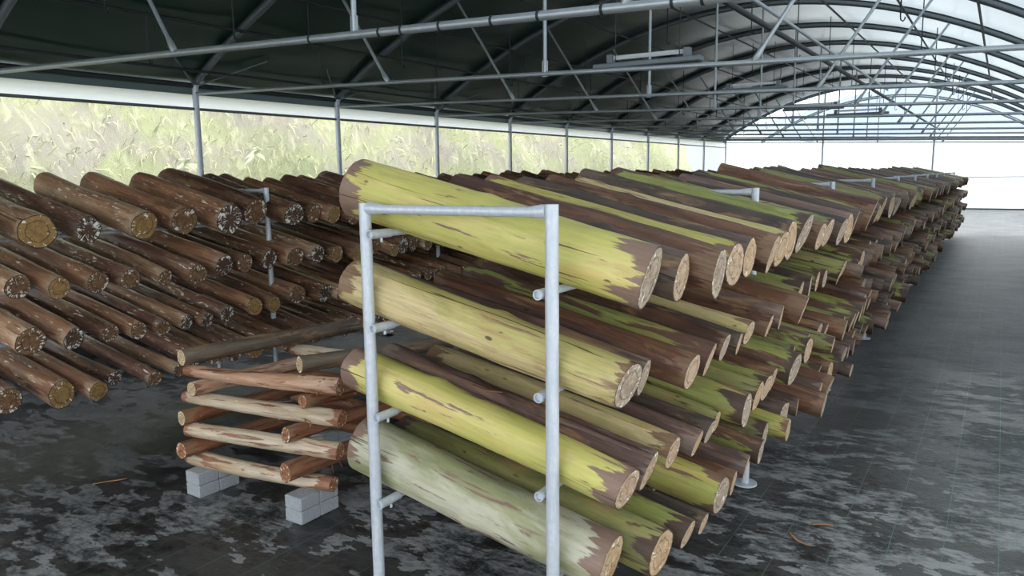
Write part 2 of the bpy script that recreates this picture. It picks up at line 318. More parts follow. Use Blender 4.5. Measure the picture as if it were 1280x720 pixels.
def right_curtain(ya, yb, m, label):  # unseen curtain, its white and dark lengths chosen to shape the light
    b = MB(); v = [(XR+.05+.015*math.sin(j*2.3), ya+(yb-ya)*j/30, z) for j in range(31) for z in (0, 2.25)]
    b.add(v, [[2*j, 2*j+1, 2*j+3, 2*j+2] for j in range(30)]); tag(b.build('wall_right', m), label, 'curtain', kind='structure')
right_curtain(YA, 3.4, sheet_m, 'unseen aisle-side curtain, made white near the open end to brighten log ends')
right_curtain(3.4, YE, film_dark, 'unseen aisle-side curtain farther in, made dark to dim the far log ends')

def hoop(k, y, label, posts=True):
    o = empty('greenhouse_hoop', (WX, y, 0), label, 'hoop frame', 'hoop frames of the plastic greenhouse')
    def part(name, mb, m): return mb.build(name, m, None, (WX, y, 0)) if False else _p(name, mb, m)
    def _p(name, mb, m):
        mb.v = [(a-WX, b-y, c) for a, b, c in mb.v]; return mb.build(name, m, o)
    near = k <= 0
    part('arch', MB().tube([(x, y, archz(x)) for x in XS], .033, 10), roof_steel)
    part('arch_shade_strip', MB().tube([(x, y, archz(x)+.038) for x in XS], .02, 6), dark_steel)  # dark strip standing in for shade along the top of the arch
    part('post', MB().tube([(WX, y, 0), (WX, y, EV-.03), (WX+.02, y, EV+.02)], .03, 12), galv)
    part('post', MB().tube([(XR, y, 0), (XR, y, archz(XR))], .03, 12), galv)
    if k > 9: return o
    part('tie_beam', MB().tube([(WX, y, tiez(WX)), (XR, y, tiez(XR))], .021 if k < 0 else .017, 10), tie_steel)
    kp = part('king_post', MB().tube([(-1.79, y, tiez(-1.79)+.0), (-1.79, y, archz(-1.79))], .014, 8), tie_steel)
    f = MB(); f.box((-1.81, y-.006, tiez(-1.79)-.02), (-1.77, y+.006, tiez(-1.79)+.09)); f.v = [(a-WX, b-y, c) for a, b, c in f.v]; f.build('end_fitting', tie_steel, kp)
    for xb, xt in ((-3.25, -3.95), (-.33, .37)):
        a = Vector((xb, y, tiez(xb))); t_ = Vector((xt, y, archz(xt))); d = (t_-a).normalized()
        st = part('strut', MB().tube([a+d*.06, t_], .013, 8), tie_steel)
        f = MB(); f.tube([a-d*.01, a+d*.02, a+d*.07, a+d*.12], [.012, .022, .02, .013], 8); f.v = [(p-WX, q-y, r) for p, q, r in f.v]; f.build('end_fitting', tie_steel, st)
    # short knee braces at the eave
    for dy in (-.55, .55) if k >= 0 else ():
        part('knee_brace', MB().tube([(WX, y, EV), (WX+.42, y+dy, archz(WX+.42)-.02)], .009, 6), roof_steel)
    return o
def hl(k):
    if k == -2: return 'greenhouse hoop overhead at the open end of the tunnel'
    if k == -1: return 'hoop with the thick silver tie pipe crossing the top of the view'
    if k == 9: return 'last greenhouse hoop, closing the roof at the far gable'
    return '%s greenhouse hoop beyond the thick silver tie pipe' % ORD[k]
for k in range(-2, 10): hoop(k, Y0+k*WS, hl(k))
hoop(10, Y0+11*WS, 'bare thin hoop standing against the sky beyond the roof')
for x in (-3.12, -.5):
    b = MB(); b.tube([(x, YE, 0), (x, YE, archz(x))], .028, 10)
    tag(b.build('gable_post', galv, None, (x, YE, 0)), 'grey gable post rising from the log rows, %s the far side wall' % ('nearer' if x < -2 else 'farther from'), 'post', 'gable posts')
# cable bands on the nearest tie pipe
y = Y0-WS
for i, x in enumerate((-2.1, -1.62, -1.48, -1.25, -.96, -.72, -.42, -.12, .0)):
    b = MB(); b.tube([(x-.006, y, tiez(x)), (x+.006, y, tiez(x))], .0235, 12)
    tag(b.build('cable_tie', dark_steel, None, (x, y, tiez(x))), 'black cable tie, %s from the hanging pipe end on the thick silver tie pipe' % ORD[i], 'cable tie', 'cable ties on the silver pipe')
# purlins and longitudinal pipes
for i, x in enumerate((-5.53, -4.97, -4.45, -3.6, -2.7, -1.0, -.1, .7, 1.4)):
    b = MB(); b.tube([(x, YA, archz(x)-.04), (x, YE, archz(x)-.04)], .013, 8)
    tag(b.build('purlin', dark_steel, None, (x, YA, archz(x)-.04)), 'dark roof purlin running lengthwise, %s up from the grassy side wall' % ORD[i], 'purlin', 'purlins under the film')
b = MB(); b.tube([(-.40, YA, 2.56), (-.40, YE, 2.56)], .019, 8); tag(b.build('long_pipe', dark_steel, None, (-.4, YA, 2.56)), 'dark pipe running lengthwise above the tie beams', 'pipe')
b = MB(); b.tube([(-.26, YA, 2.565), (-.26, Y0+3*WS, 2.565)], .012, 8); tag(b.build('long_pipe', tie_steel, None, (-.26, YA, 2.565)), 'thin silver pipe running lengthwise beside the dark pipe', 'pipe')
# hanging hooks
hooks = [(x, Y0+k*WS+dy) for k in range(-1, 9) for x, dy in ((-4.97, .95), (-4.45, .3), (-3.9, .95), (-2.6, .6), (-1.1, .8), (.2, .5))]
for i, (x, y) in enumerate(hooks):
    z = archz(x)-.05; L = .38 if x < -4 else (.5 if i % 2 else .75)
    zb = max(z-L, 2.28)
    b = MB(); b.tube([(x, y, z), (x, y, zb+.03), (x+.004, y, zb), (x+.022, y, zb-.015), (x+.035, y, zb+.005), (x+.035, y, zb+.02)], .006, 6)
    k = int(round((y-Y0)/WS-.3)); tag(b.build('hanging_hook', dark_steel, None, (x, y, z)), 'black wire hook hanging from the roof in the %s bay%s' % (ORD[k+1], ''), 'hook', 'wire hooks under the roof')
# strip lights
def strip_light(x0, x1, y, z, label):
    o = empty('strip_light', ((x0+x1)/2, y, z), label, 'lamp', 'strip lights under the hoops'); h = (x1-x0)/2
    MB().box((-h, -.045, 0), (h, .045, .035), bev=.006).build('housing', roof_steel, o)
    MB().tube([(-h+.12, .03, .075), (h-.1, .03, .075)], .015, 10).build('tube', white_plastic, o)
    for s in (-1, 1): MB().box((s*h*.72-.02, .0, .03), (s*h*.72+.02, .05, .095)).build('tube_holder', roof_steel, o)
    for s in (-1, 1): MB().tube([(s*h*.6, 0, .03), (s*h*.6, 0, .5)], .003, 5).build('suspension_wire', dark_steel, o)
strip_light(-1.41, -.66, Y0+.03, tiez(-1)+.02, 'grey strip light resting on the first thin tie beam')
strip_light(-1.75, -1.0, Y0+2*WS, 2.47, 'dark strip light hanging farther down the tunnel, second along')
strip_light(-1.48, -.75, Y0+3*WS, 2.37, 'dark strip light hanging low, third along the tunnel')
strip_light(-1.3, -.45, Y0+4*WS, 2.40, 'farthest strip light, small and dark before the bright gable')

# ------------------------------------------------------------------ outside: bank, hill
t = NT('bank_soil_and_grass'); P = t.geo()
a = t.noise(t.vmul(P, (1, .8, 1.3)), 1, 6, .65, .4); bn = t.noise(t.vmul(P, (6, 7, 3.5)), 1, 6, .7, .5); cn = t.noise(P, 30, 4, .7)
col = t.mix(t.step(a, .40, .58), lin('827d72'), lin('848a62')); col = t.mix(t.math('MULTIPLY', t.step(bn, .5, .68), .7), col, lin('b0b192')); col = t.mix(t.math('MULTIPLY', t.step(cn, .55, .75), .5), col, lin('50563a'))
t.set(Base_Color=col, Roughness=.95); t.bump(bn, .6, .1); bank_m = t.m
b = MB(); ny, nz = 70, 16; v = []
for j in range(ny+1):
    for i in range(nz+1):
        yy = -5+28.5*j/ny; s = i/nz
        v.append((-7.0-1.6*s-.15*math.sin(yy*1.3+s*5)-.1*math.sin(yy*3.1+s*9)-(1.5*max(0, s-.8)*5 if s > .8 else 0), yy, -.2+4.6*s+.12*math.sin(yy*.9)*s))
b.add(v, [[j*(nz+1)+i, j*(nz+1)+i+1, (j+1)*(nz+1)+i+1, (j+1)*(nz+1)+i] for j in range(ny) for i in range(nz)])
tag(b.build('hillside', bank_m), 'steep bank of earth and grass outside the side curtain', 'bank', kind='structure')
grass_m = simple('bank_grass_blades', 'b2b486', .8, noise=.4, scale=8)
b = MB(); rg = random.Random(3)
for i in range(4200):
    yy = rg.uniform(-1, 21); s = rg.uniform(.2, .85); x = -7.0-1.6*s-.15*math.sin(yy*1.3+s*5)-.1*math.sin(yy*3.1+s*9)+.02; z = -.2+4.6*s
    L = rg.uniform(.06, .24); d = Vector((rg.uniform(.1, .5), rg.uniform(-.6, .6), rg.uniform(-.6, .6))).normalized()*L; wv = Vector((0, rg.uniform(.4, 1), rg.uniform(-1, 1))).normalized()*rg.uniform(.004, .012)
    p = Vector((x, yy, z)); m_ = p+d*.6+Vector((0, 0, .02)); e = p+d-Vector((0, 0, L*.25))
    b.add([p-wv, p+wv, m_+wv*.8, m_-wv*.8, e], [[0, 1, 2, 3], [3, 2, 4]], True)
tag(b.build('bank_grass', grass_m), 'loose pale grass growing all over the bank outside', 'grass', kind='stuff')
leaf_m = simple('fern_leaf', 'ccd8a8', .6, noise=.2, scale=20)
for i, (yy, z, lab) in enumerate(((1.25, 1.62, 'pale leafy fern on the bank above the nearest brown logs'), (3.65, 1.75, 'pale leafy weed on the bank just beyond the first wall post'), (4.6, 1.9, 'pale trailing weed on the bank before the second wall post'))):
    o = empty('bank_fern', (-7.45, yy*1.12, z), lab, 'plant'); rg = random.Random(i)
    for q in range(7):
        b = MB(); an = rg.uniform(-.4, math.pi+.4); d = Vector((.35, math.cos(an), math.sin(an)*.8)).normalized(); L = rg.uniform(.14, .26)
        sidev = d.cross(Vector((1, 0, 0))).normalized(); pts = []
        for s in range(7):
            f_ = s/6; c = d*L*f_+Vector((.05*math.sin(f_*3), 0, -.10*f_*f_)); wd = .028*math.sin(math.pi*min(1, .12+f_*.86)); pts += [c-sidev*wd, c+Vector((.006, 0, 0)), c+sidev*wd]
        b.add(pts, [[3*s, 3*s+1, 3*s+4, 3*s+3] for s in range(6)]+[[3*s+1, 3*s+2, 3*s+5, 3*s+4] for s in range(6)]); b.build('leaf', leaf_m, o)
b = MB(); v = []
for j in range(61):
    x = -90+180*j/60; h = 9+11*math.exp(-((x+18)/22)**2)+3*math.sin(x*.07)
    v += [(x, 150, -2), (x, 165, h)]
b.add(v, [[2*j, 2*j+2, 2*j+3, 2*j+1] for j in range(60)]); tag(b.build('hills', simple('hazy_hill', '8490a0', 1)), 'pale hazy hill behind the far gable', 'hill', kind='structure')
g = MB(); g.add([(-90, -30, -.25), (90, -30, -.25), (90, 160, -.25), (-90, 160, -.25)], [[0, 1, 2, 3]], False)
tag(g.build('ground', simple('outside_ground', '8f9088', .95)), 'bare ground outside the greenhouse', 'ground', kind='structure')

# ------------------------------------------------------------------ racks
RLZ = [1.422, 1.1256, .835, .542]; RRZ = [1.279, .992, .706, .42]
FW, FH = .667, 1.522
TIERN = ['top', 'second', 'third', 'bottom']
def make_frame():
    o = bpy.data.objects.new('rack_frame', None); C.objects.link(o); o.empty_display_size = .1
    MB().tube([(0, 0, .03), (0, 0, FH)], .0188, 20).build('post', galv, o)
    MB().tube([(-FW, 0, .03), (-FW, 0, FH-.004)], .0188, 20).build('post', galv, o)
    zb = FH-.022
    bm = MB(); bm.tube([(-FW+.014, 0, zb+.002), (-FW+.03, 0, zb+.002), (-FW+.075, 0, zb), (-.075, 0, zb), (-.03, 0, zb+.002), (-.014, 0, zb+.002)], [.019, .0195, .0145, .0145, .0195, .019], 16); bm.build('top_beam', galv, o)
    for x in (0, -FW):
        MB().tube([(x, 0, .022), (x, 0, .032)], .058, 28).build('base_plate', galv, o)
    for x, zs in ((-.634, RLZ), (-.033, RRZ)):
        for z in zs:
            s = MB().tube([(x, -.022, z), (x, .075, z)], .0145, 18, hollow=.0026).build('socket', galv, o)
            MB().tube([(x+.004, .03, z-.013), (x+.004, .03, z-.026)], .0045, 8).build('bolt', galv, s)
    return o
fr0 = make_frame(); frames = []
for rx, rname in ((0, 'front rack'), (-3.5, 'rear rack')):
    for k in range(11):
        if rx == 0 and k == 0: o = fr0
        else: o = copy_tree(fr0)
        o.location = (rx, 2*k, 0)
        if rx == 0: lab = 'galvanised steel frame standing free at the near end of the log rows' if k == 0 else '%s galvanised frame along the aisle, its top corner showing between green logs' % ORD[k]
        else: lab = 'galvanised frame at the very start of the brown log rack' if k == 0 else '%s galvanised frame of the brown log rack beside the bank' % ORD[k]
        tag(o, lab, 'rack frame', 'galvanised frames of the log racks')
for rx, rname in ((0, 'front rack'), (-3.5, 'rear rack')):
    for x, zs, side in ((-.634, RLZ, 'wall-side'), (-.033, RRZ, 'aisle-side')):
        for z, tn in zip(zs, TIERN):
            b = MB().tube([(rx+x, -.012, z), (rx+x, 20.1, z)], .0115, 12, hollow=.002)
            tag(b.build('pipe_rail', galv, None, (rx+x, 0, z)), '%s galvanised pipe rail under the %s tier of the %s' % (side, tn, 'green log rack' if rx == 0 else 'brown log rack'), 'rail', 'pipe rails of the log racks')

# ------------------------------------------------------------------ logs
def log_geo(L, r0, r1, seed, nseg, nring, bend=.008, rough=.03, knots=2):
    """body verts, faces, attributes, plus rims for both cut ends; axis along local x, r0 at x=-L/2"""
    rg = random.Random(seed); ph = [rg.uniform(0, 6.28) for _ in range(8)]; bd = rg.uniform(0, 6.28)
    kn = [(rg.uniform(-.4, .4)*L, rg.uniform(0, 6.28), rg.uniform(.05, .12)) for _ in range(knots)]
    cutt = [rg.uniform(-.12, .12) for _ in range(4)]
    V = []; TX = []; Fc = []
    def pt(i, k):
        t_ = i/(nring-1); x = -L/2+L*t_; a = 2*math.pi*k/nseg; r = r0+(r1-r0)*t_
        r *= 1+rough*(.8*math.sin(2*a+ph[0]+1.5*t_)+.5*math.sin(3*a+ph[1]-2.2*t_)+.4*math.sin(5*a+ph[2]+5*t_)+.4*math.sin(9*t_+ph[3])*math.sin(a+ph[4])+.25*math.sin(9*a+ph[6]+3*t_))
        if nseg > 20:
            ca, sa = math.cos(a), math.sin(a)
            r *= 1+rough*1.5*mn.noise(Vector((x*5+seed, ca*1.3, sa*1.3)))+rough*.9*mn.noise(Vector((x*7+seed, ca*5, sa*5)))+(rough*.55*mn.noise(Vector((x*11, ca*12+seed, sa*12))) if nseg > 30 else 0)
        for kx, ka, kh in kn:
            da = (a-ka+math.pi) % (2*math.pi)-math.pi; r *= 1+kh*math.exp(-((x-kx)/.035)**2-(da/.35)**2)
        c = bend*(1-(2*t_-1)**2)
        y = r*math.cos(a)+c*math.cos(bd); z = r*math.sin(a)+c*math.sin(bd)
        if i in (0, nring-1):
            e = 0 if i == 0 else 2; x += cutt[e]*y+cutt[e+1]*z
        return Vector((x, y, z))
    for i in range(nring):
        for k in range(nseg): V.append(pt(i, k)); TX.append(min(i, nring-1-i)/(nring-1)*L)
    for i in range(nring-1):
        for k in range(nseg): Fc.append([i*nseg+k, i*nseg+(k+1) % nseg, (i+1)*nseg+(k+1) % nseg, (i+1)*nseg+k])
    Fc = [f[::-1] for f in Fc]
    return V, Fc, TX, V[:nseg], V[-nseg:]
def cap_geo(rim, outward, seed, rings=4, rough=.0):
    n = len(rim); c = sum(rim, Vector())/n; rg = random.Random(seed); V = []; UV = []
    for q in range(rings):
        f = 1-q/rings
        for k in range(n):
            p = c+(rim[k]-c)*f
            if q: p.x += rg.uniform(-1, 1)*rough
            V.append(p); UV.append((f*math.cos(2*math.pi*k/n), f*math.sin(2*math.pi*k/n), 0))
    V.append(c); UV.append((0, 0, 0)); Fc = []
    for q in range(rings-1):
        for k in range(n): Fc.append([q*n+k, q*n+(k+1) % n, (q+1)*n+(k+1) % n, (q+1)*n+k])
    for k in range(n): Fc.append([(rings-1)*n+k, (rings-1)*n+(k+1) % n, rings*n])
    if outward < 0: Fc = [f[::-1] for f in Fc]
    return V, UV, Fc
def mesh(name, V, Fc, LC, SD, TX, mats, mi=None, sm=None):
    me = bpy.data.meshes.new(name); me.from_pydata([tuple(v) for v in V], [], Fc)
    a = me.attributes.new('lc', 'FLOAT_VECTOR', 'POINT'); a.data.foreach_set('vector', [c for v in LC for c in v])
    a = me.attributes.new('sd', 'FLOAT', 'POINT'); a.data.foreach_set('value', SD)
    a = me.attributes.new('tx', 'FLOAT', 'POINT'); a.data.foreach_set('value', TX)
    for m in mats: me.materials.append(m)
    if mi: me.polygons.foreach_set('material_index', mi)
    me.polygons.foreach_set('use_smooth', sm if sm else [True]*len(Fc)); me.update(); return me
def frame_mat(center, axis):
    x = axis.normalized(); y = Vector((0, 0, 1)).cross(x).normalized(); z = x.cross(y)
    m = Matrix((x, y, z)).transposed().to_4x4(); m.translation = center; return m
def put_log(name, A, B, r0, r1, seed, bm, cm, lod, label, group, roll=0, bend=.008, rough=.03):
    """A, B: end centres; r0 at A"""
    L = (B-A).length; nseg, nring = ((44, 48), (26, 20), (16, 9))[lod]
    V, Fc, TX, ra, rb = log_geo(L, r0, r1, seed, nseg, nring, bend, rough, (4, 2, 1)[lod])
    sdv = (seed*0.6180339) % 1*9
    M = frame_mat((A+B)/2, B-A)
    def strips(o, num):
        rq = random.Random(seed*3+1)
        for q in range(num):
            an = rq.uniform(-.6, 2.6); x0 = rq.uniform(-.42, .3)*L; ln_ = rq.uniform(.07, .2); wd = rq.uniform(.003, .009); lift = rq.uniform(.004, .022); pts = []
            for s in range(7):
                f_ = s/6; rr = (r0+(r1-r0)*((x0+ln_*f_)/L+.5))*1.015+lift*max(0, f_-.35)**1.5*1.8; aa = an+.12*math.sin(f_*3+q); w_ = wd*(1-.7*f_)/rr
                for da, dr in ((-w_, 0), (w_, 0), (w_, .0022), (-w_, .0022)): pts.append(Vector((x0+ln_*f_, (rr+dr)*math.cos(aa+da), (rr+dr)*math.sin(aa+da))))
            b = MB(); b.add(pts, [[4*s+e, 4*s+(e+1) % 4, 4*s+4+(e+1) % 4, 4*s+4+e] for s in range(6) for e in range(4)]+[[3, 2, 1, 0], [24, 25, 26, 27]])
            b.build('bark_strip', strip_m, o)
    if lod == 2:
        LC = [tuple(v) for v in V]; mi = [0]*len(Fc); sm = [True]*len(Fc); n0 = len(Fc)
        for rim, o in ((ra, -1), (rb, 1)):
            cv, uv, cf = cap_geo(rim, o, seed, 2); off = len(V); V = V+cv; LC += uv; TX = TX+[0]*len(cv); Fc = Fc+[[i+off for i in f] for f in cf]; mi += [1]*len(cf); sm += [False]*len(cf)
        o = bpy.data.objects.new(name, mesh(name, V, Fc, LC, [sdv]*len(V), TX, [bm, cm], mi, sm)); C.objects.link(o)
    else:
        o = bpy.data.objects.new(name, mesh(name, V, Fc, [tuple(v) for v in V], [sdv]*len(V), TX, [bm])); C.objects.link(o)
        for rim, s in ((ra, -1), (rb, 1)):
            cv, uv, cf = cap_geo(rim, s, seed+s, 5 if lod == 0 else 3, .0022 if lod == 0 else .001)
            c = bpy.data.objects.new('cut_end', mesh('cut_end', cv, cf, uv, [sdv+s]*len(cv), [0]*len(cv), [cm], None, [False]*len(cf))); C.objects.link(c); c.parent = o
    if lod == 0 and bm.name not in ('lime_bark', 'grey_green_bark', 'tan_bark'): strips(o, 3 if bm.name.endswith('wet_bark') else 2)
    o.matrix_world = M
    if label: tag(o, label, 'log', group)
    return o
strip_m = simple('loose_bark', '8a6248', .7, noise=.3, scale=60)
RR_ = random.Random(11)
# measured near logs of the front rack: (x of the aisle end, y, radius, bark)
NEAR = [
 [(.193, .165, .088, 'lime'), (.225, .29, .08, 'dark'), (.282, .485, .083, 'brown'), (.258, .733, .077, 'yellow'), (.247, .95, .074, 'dark'), (.275, 1.16, .077, 'brown'), (.262, 1.36, .075, 'tan'), (.24, 1.60, .086, 'dark'), (.244, 1.827, .096, 'green'), (.272, 2.09, .072, 'brown'), (.27, 2.27, .078, 'olive'), (.303, 2.47, .077, 'dark'), (.301, 2.68, .08, 'mauve'), (.29, 2.95, .085, 'dark'), (.29, 3.2, .08, 'green'), (.302, 3.47, .11, 'brown')],
 [(.165, .098, .069, 'tan'), (.156, .235, .057, 'mauve'), (.237, .41, .061, 'brown'), (.234, .585, .06, 'green'), (.219, .80, .053, 'brown'), (.231, .94, .042, 'dark'), (.221, 1.10, .05, 'tan'), (.246, 1.30, .05, 'brown'), (.25, 1.47, .055, 'mauve'), (.294, 1.68, .07, 'brown'), (.22, 1.90, .06, 'olive'), (.195, 2.08, .06, 'green'), (.2, 2.28, .063, 'dark'), (.19, 2.52, .06, 'olive'), (.194, 2.72, .05, 'green'), (.234, 2.95, .071, 'olive')],
 [(.171, .09, .061, 'lime'), (.175, .235, .068, 'mauve'), (.176, .43, .058, 'tan'), (.203, .585, .05, 'mauve'), (.2, .73, .047, 'dark'), (.183, .86, .04, 'olive'), (.246, 1.0, .067, 'green'), (.235, 1.2, .066, 'olive'), (.23, 1.36, .06, 'green'), (.219, 1.51, .055, 'brown'), (.267, 1.68, .078, 'green'), (.21, 1.9, .065, 'olive'), (.24, 2.1, .07, 'green')],
 [(.105, .122, .083, 'grey'), (.19, .30, .074, 'olive'), (.208, .50, .055, 'green'), (.219, .63, .042, 'dark'), (.214, .82, .072, 'yellow'), (.21, 1.0, .05, 'brown'), (.206, 1.19, .05, 'mauve'), (.215, 1.37, .055, 'green'), (.182, 1.56, .06, 'olive'), (.244, 1.73, .055, 'yellow')],
]
NEAR_L = [
 [(-3.30, .02, .10, 'sand'), (-3.299, .297, .095, 'sand'), (-3.323, .58, .08, 'plum'), (-3.301, .90, .088, 'sand'), (-3.318, 1.18, .095, 'russet'), (-3.274, 1.48, .10, 'russet'), (-3.405, 1.80, .1, 'umber'), (-3.32, 2.07, .087, 'umber'), (-3.346, 2.29, .075, 'umber')],
 [(-3.368, .206, .072, 'sand'), (-3.299, .382, .062, 'russet'), (-3.308, .60, .066, 'russet'), (-3.299, .79, .066, 'plum'), (-3.28, 1.0, .052, 'sand'), (-3.229, 1.19, .065, 'plum'), (-3.288, 1.43, .075, 'russet'), (-3.319, 1.62, .065, 'umber'), (-3.309, 1.82, .075, 'umber'), (-3.272, 2.02, .078, 'russet'), (-3.282, 2.24, .075, 'sand'), (-3.256, 2.42, .07, 'umber')],
 [(-3.308, .213, .08, 'sand'), (-3.272, .42, .066, 'russet'), (-3.28, .63, .056, 'umber'), (-3.253, .788, .054, 'russet'), (-3.231, .93, .05, 'plum'), (-3.243, 1.10, .052, 'sand'), (-3.223, 1.23, .05, 'umber'), (-3.245, 1.40, .058, 'plum'), (-3.268, 1.64, .062, 'russet'), (-3.249, 1.79, .062, 'umber'), (-3.313, 2.06, .073, 'russet'), (-3.247, 2.27, .075, 'umber')],
 [(-3.304, .072, .075, 'plum'), (-3.223, .301, .082, 'russet'), (-3.198, .49, .06, 'russet'), (-3.341, .67, .045, 'umber'), (-3.211, .84, .047, 'plum'), (-3.242, 1.03, .045, 'sand')],
]
def fill(near, rx, pal, rng_top, rng_low, k):
    """extend a tier to the end of the rack and keep neighbours apart"""
    out = [list(a) for a in near]; lo, hi = rng_top if k == 0 else rng_low
    while out[-1][1] < 19.75:
        r = RR_.uniform(lo, hi); gap = RR_.choice((0.003, .004, .008, .015, .035)) if k else RR_.choice((.004, .006, .008, .02))
        out.append([rx+RR_.uniform(.17, .31), out[-1][1]+out[-1][2]+r+gap, r, RR_.choice(pal)])
    for i in range(1, len(out)):
        d = out[i][1]-out[i-1][1]; s = out[i][2]+out[i-1][2]+.004
        if d < s:
            q = max(.86, d/s); out[i][2] *= q if q > .86 else .93; out[i-1][2] *= q if q > .86 else .93
            s = out[i][2]+out[i-1][2]+.003
            if out[i][1]-out[i-1][1] < s: out[i][1] = out[i-1][1]+s
    return out
cands = []
for rx, near, palT, palL, rack in ((0, NEAR, ['dark', 'brown', 'mauve', 'dark', 'dark', 'mauve', 'olive'], ['dark', 'green', 'brown', 'dark', 'olive', 'mauve', 'brown', 'mauve'], 'F'), (-3.5, NEAR_L, ['umber', 'umber', 'russet', 'plum'], ['umber', 'russet', 'plum', 'umber', 'sand'], 'R')):
    for k in range(4):
        for i, (xe, ye, r, kd) in enumerate(fill(near[k], rx, palT if k == 0 else palL, (.065, .098) if rx == 0 else (.07, .1), (.045, .075) if rx == 0 else (.045, .075), k)):
            sk = .03+RR_.uniform(-.008, .008); L = RR_.uniform(.94, 1.03)
            if rx == 0 and i == 0: L = (xe+.835)/.972
            s = (RRZ[k]-RLZ[k])/.601; nrm = Vector((-s, 0, 1)).normalized(); d = Vector((1, 0, s)).normalized()
            zz = RLZ[k]+(xe-rx+.634)*s; hgt = nrm*(.0125+r*1.02)
            B = Vector((xe, ye, zz))+hgt; A = B-d*L; A.y -= sk
            if i == 0 and rx == 0: A.y = max(A.y, (.097, .078, .072, .095)[k]*1.06+.022)
            dep = ((A+B)/2-CAM).dot(fw); px = r*F_PX/dep
            e = B-CAM; xs = 640+F_PX*e.dot(rt2)/e.dot(fw)
            vis = rack == 'F' or k == 0 or xs < 440
            cands.append(dict(rack=rack, k=k, i=i, A=A, B=B, r=r, kd=kd, px=px if vis else 0, y=ye, seed=len(cands)+5))
cands.sort(key=lambda c: -c['px'])
N_IND = 282
GROUP = {'F': 'green and brown eucalyptus logs on the aisle rack', 'R': 'wet brown logs on the rack by the bank'}
seen_labels = {}
SV = []; SF = []; SLC = []; SSD = []; STX = []; SMI = []; SSM = []; SM = []
def mslot(m):
    if m not in SM: SM.append(m)
    return SM.index(m)
for n, c in enumerate(cands):
    pal = BARK if c['rack'] == 'F' else BARKL; bm, adj = pal[c['kd']]; rg = random.Random(c['seed'])
    if c['rack'] == 'F': cm = CUT_R[rg.choice((0, 0, 1, 2))]
    else: cm = CUT_L[rg.choice((0, 0, 1, 2))]
    if c['rack'] == 'F' and c['i'] == 0 and c['k'] == 0: cm = CUT_R[1]
    if c['rack'] == 'R' and c['k'] in (0, 3) and c['i'] in (1, 9): cm = CUT_L[1]
    r0 = c['r']*rg.uniform(.97, 1.06); r1 = c['r']*rg.uniform(.94, 1.0)
    if c['rack'] == 'R' and c['k']: r0 *= rg.uniform(.86, 1.0)
    if c['rack'] == 'F' and c['i'] == 0: r0, r1 = ((.097, .089), (.078, .069), (.072, .061), (.095, .083))[c['k']]
    if n < N_IND:
        nm = 'eucalyptus_log' if c['rack'] == 'F' else 'brown_log'
        tn = TIERN[c['k']]; rk = 'aisle rack' if c['rack'] == 'F' else 'bank-side rack'
        if c['i'] < 20: lab = '%s log, %s from the near end on the %s tier of the %s' % (adj, ORD[c['i']], tn, rk)
        else: lab = '%s log far down the %s tier of the %s, bay %s' % (adj, tn, rk, ORD[min(19, int(c['y']//2))])
        lod = 0 if c['px'] > 24 else (1 if c['px'] > 9 else 2)
        put_log(nm, c['A'], c['B'], r0, r1, c['seed'], bm, cm, lod, lab, GROUP[c['rack']], bend=rg.uniform(.003, .008) if c['rack'] == 'F' else rg.uniform(.006, .016), rough=.022 if c['kd'] in ('lime', 'yellow', 'grey', 'tan') else .036)
    else:
        L = (c['B']-c['A']).length; V, Fc, TX, ra, rb = log_geo(L, r0, r1, c['seed'], 12, 6, .006, .03, 0); M = frame_mat((c['A']+c['B'])/2, c['B']-c['A'])
        LC = [tuple(v) for v in V]; a, b_ = mslot(bm), mslot(cm); mi = [a]*len(Fc); sm = [True]*len(Fc)
        for rim, o in ((ra, -1), (rb, 1)):
            cv, uv, cf = cap_geo(rim, o, 1, 1); off = len(V); V = V+cv; LC += uv; TX = TX+[0]*len(cv); Fc = Fc+[[q+off for q in f] for f in cf]; mi += [b_]*len(cf); sm += [False]*len(cf)
        off = len(SV); SV += [M @ v for v in V]; SLC += LC; SSD += [(c['seed']*.618) % 1*9]*len(V); STX += TX; SF += [[q+off for q in f] for f in Fc]; SMI += mi; SSM += sm
o = bpy.data.objects.new('far_logs', mesh('far_logs', SV, SF, SLC, SSD, STX, SM, SMI, SSM)); C.objects.link(o)
tag(o, 'mass of distant logs filling the far end of both racks', 'logs', kind='stuff')

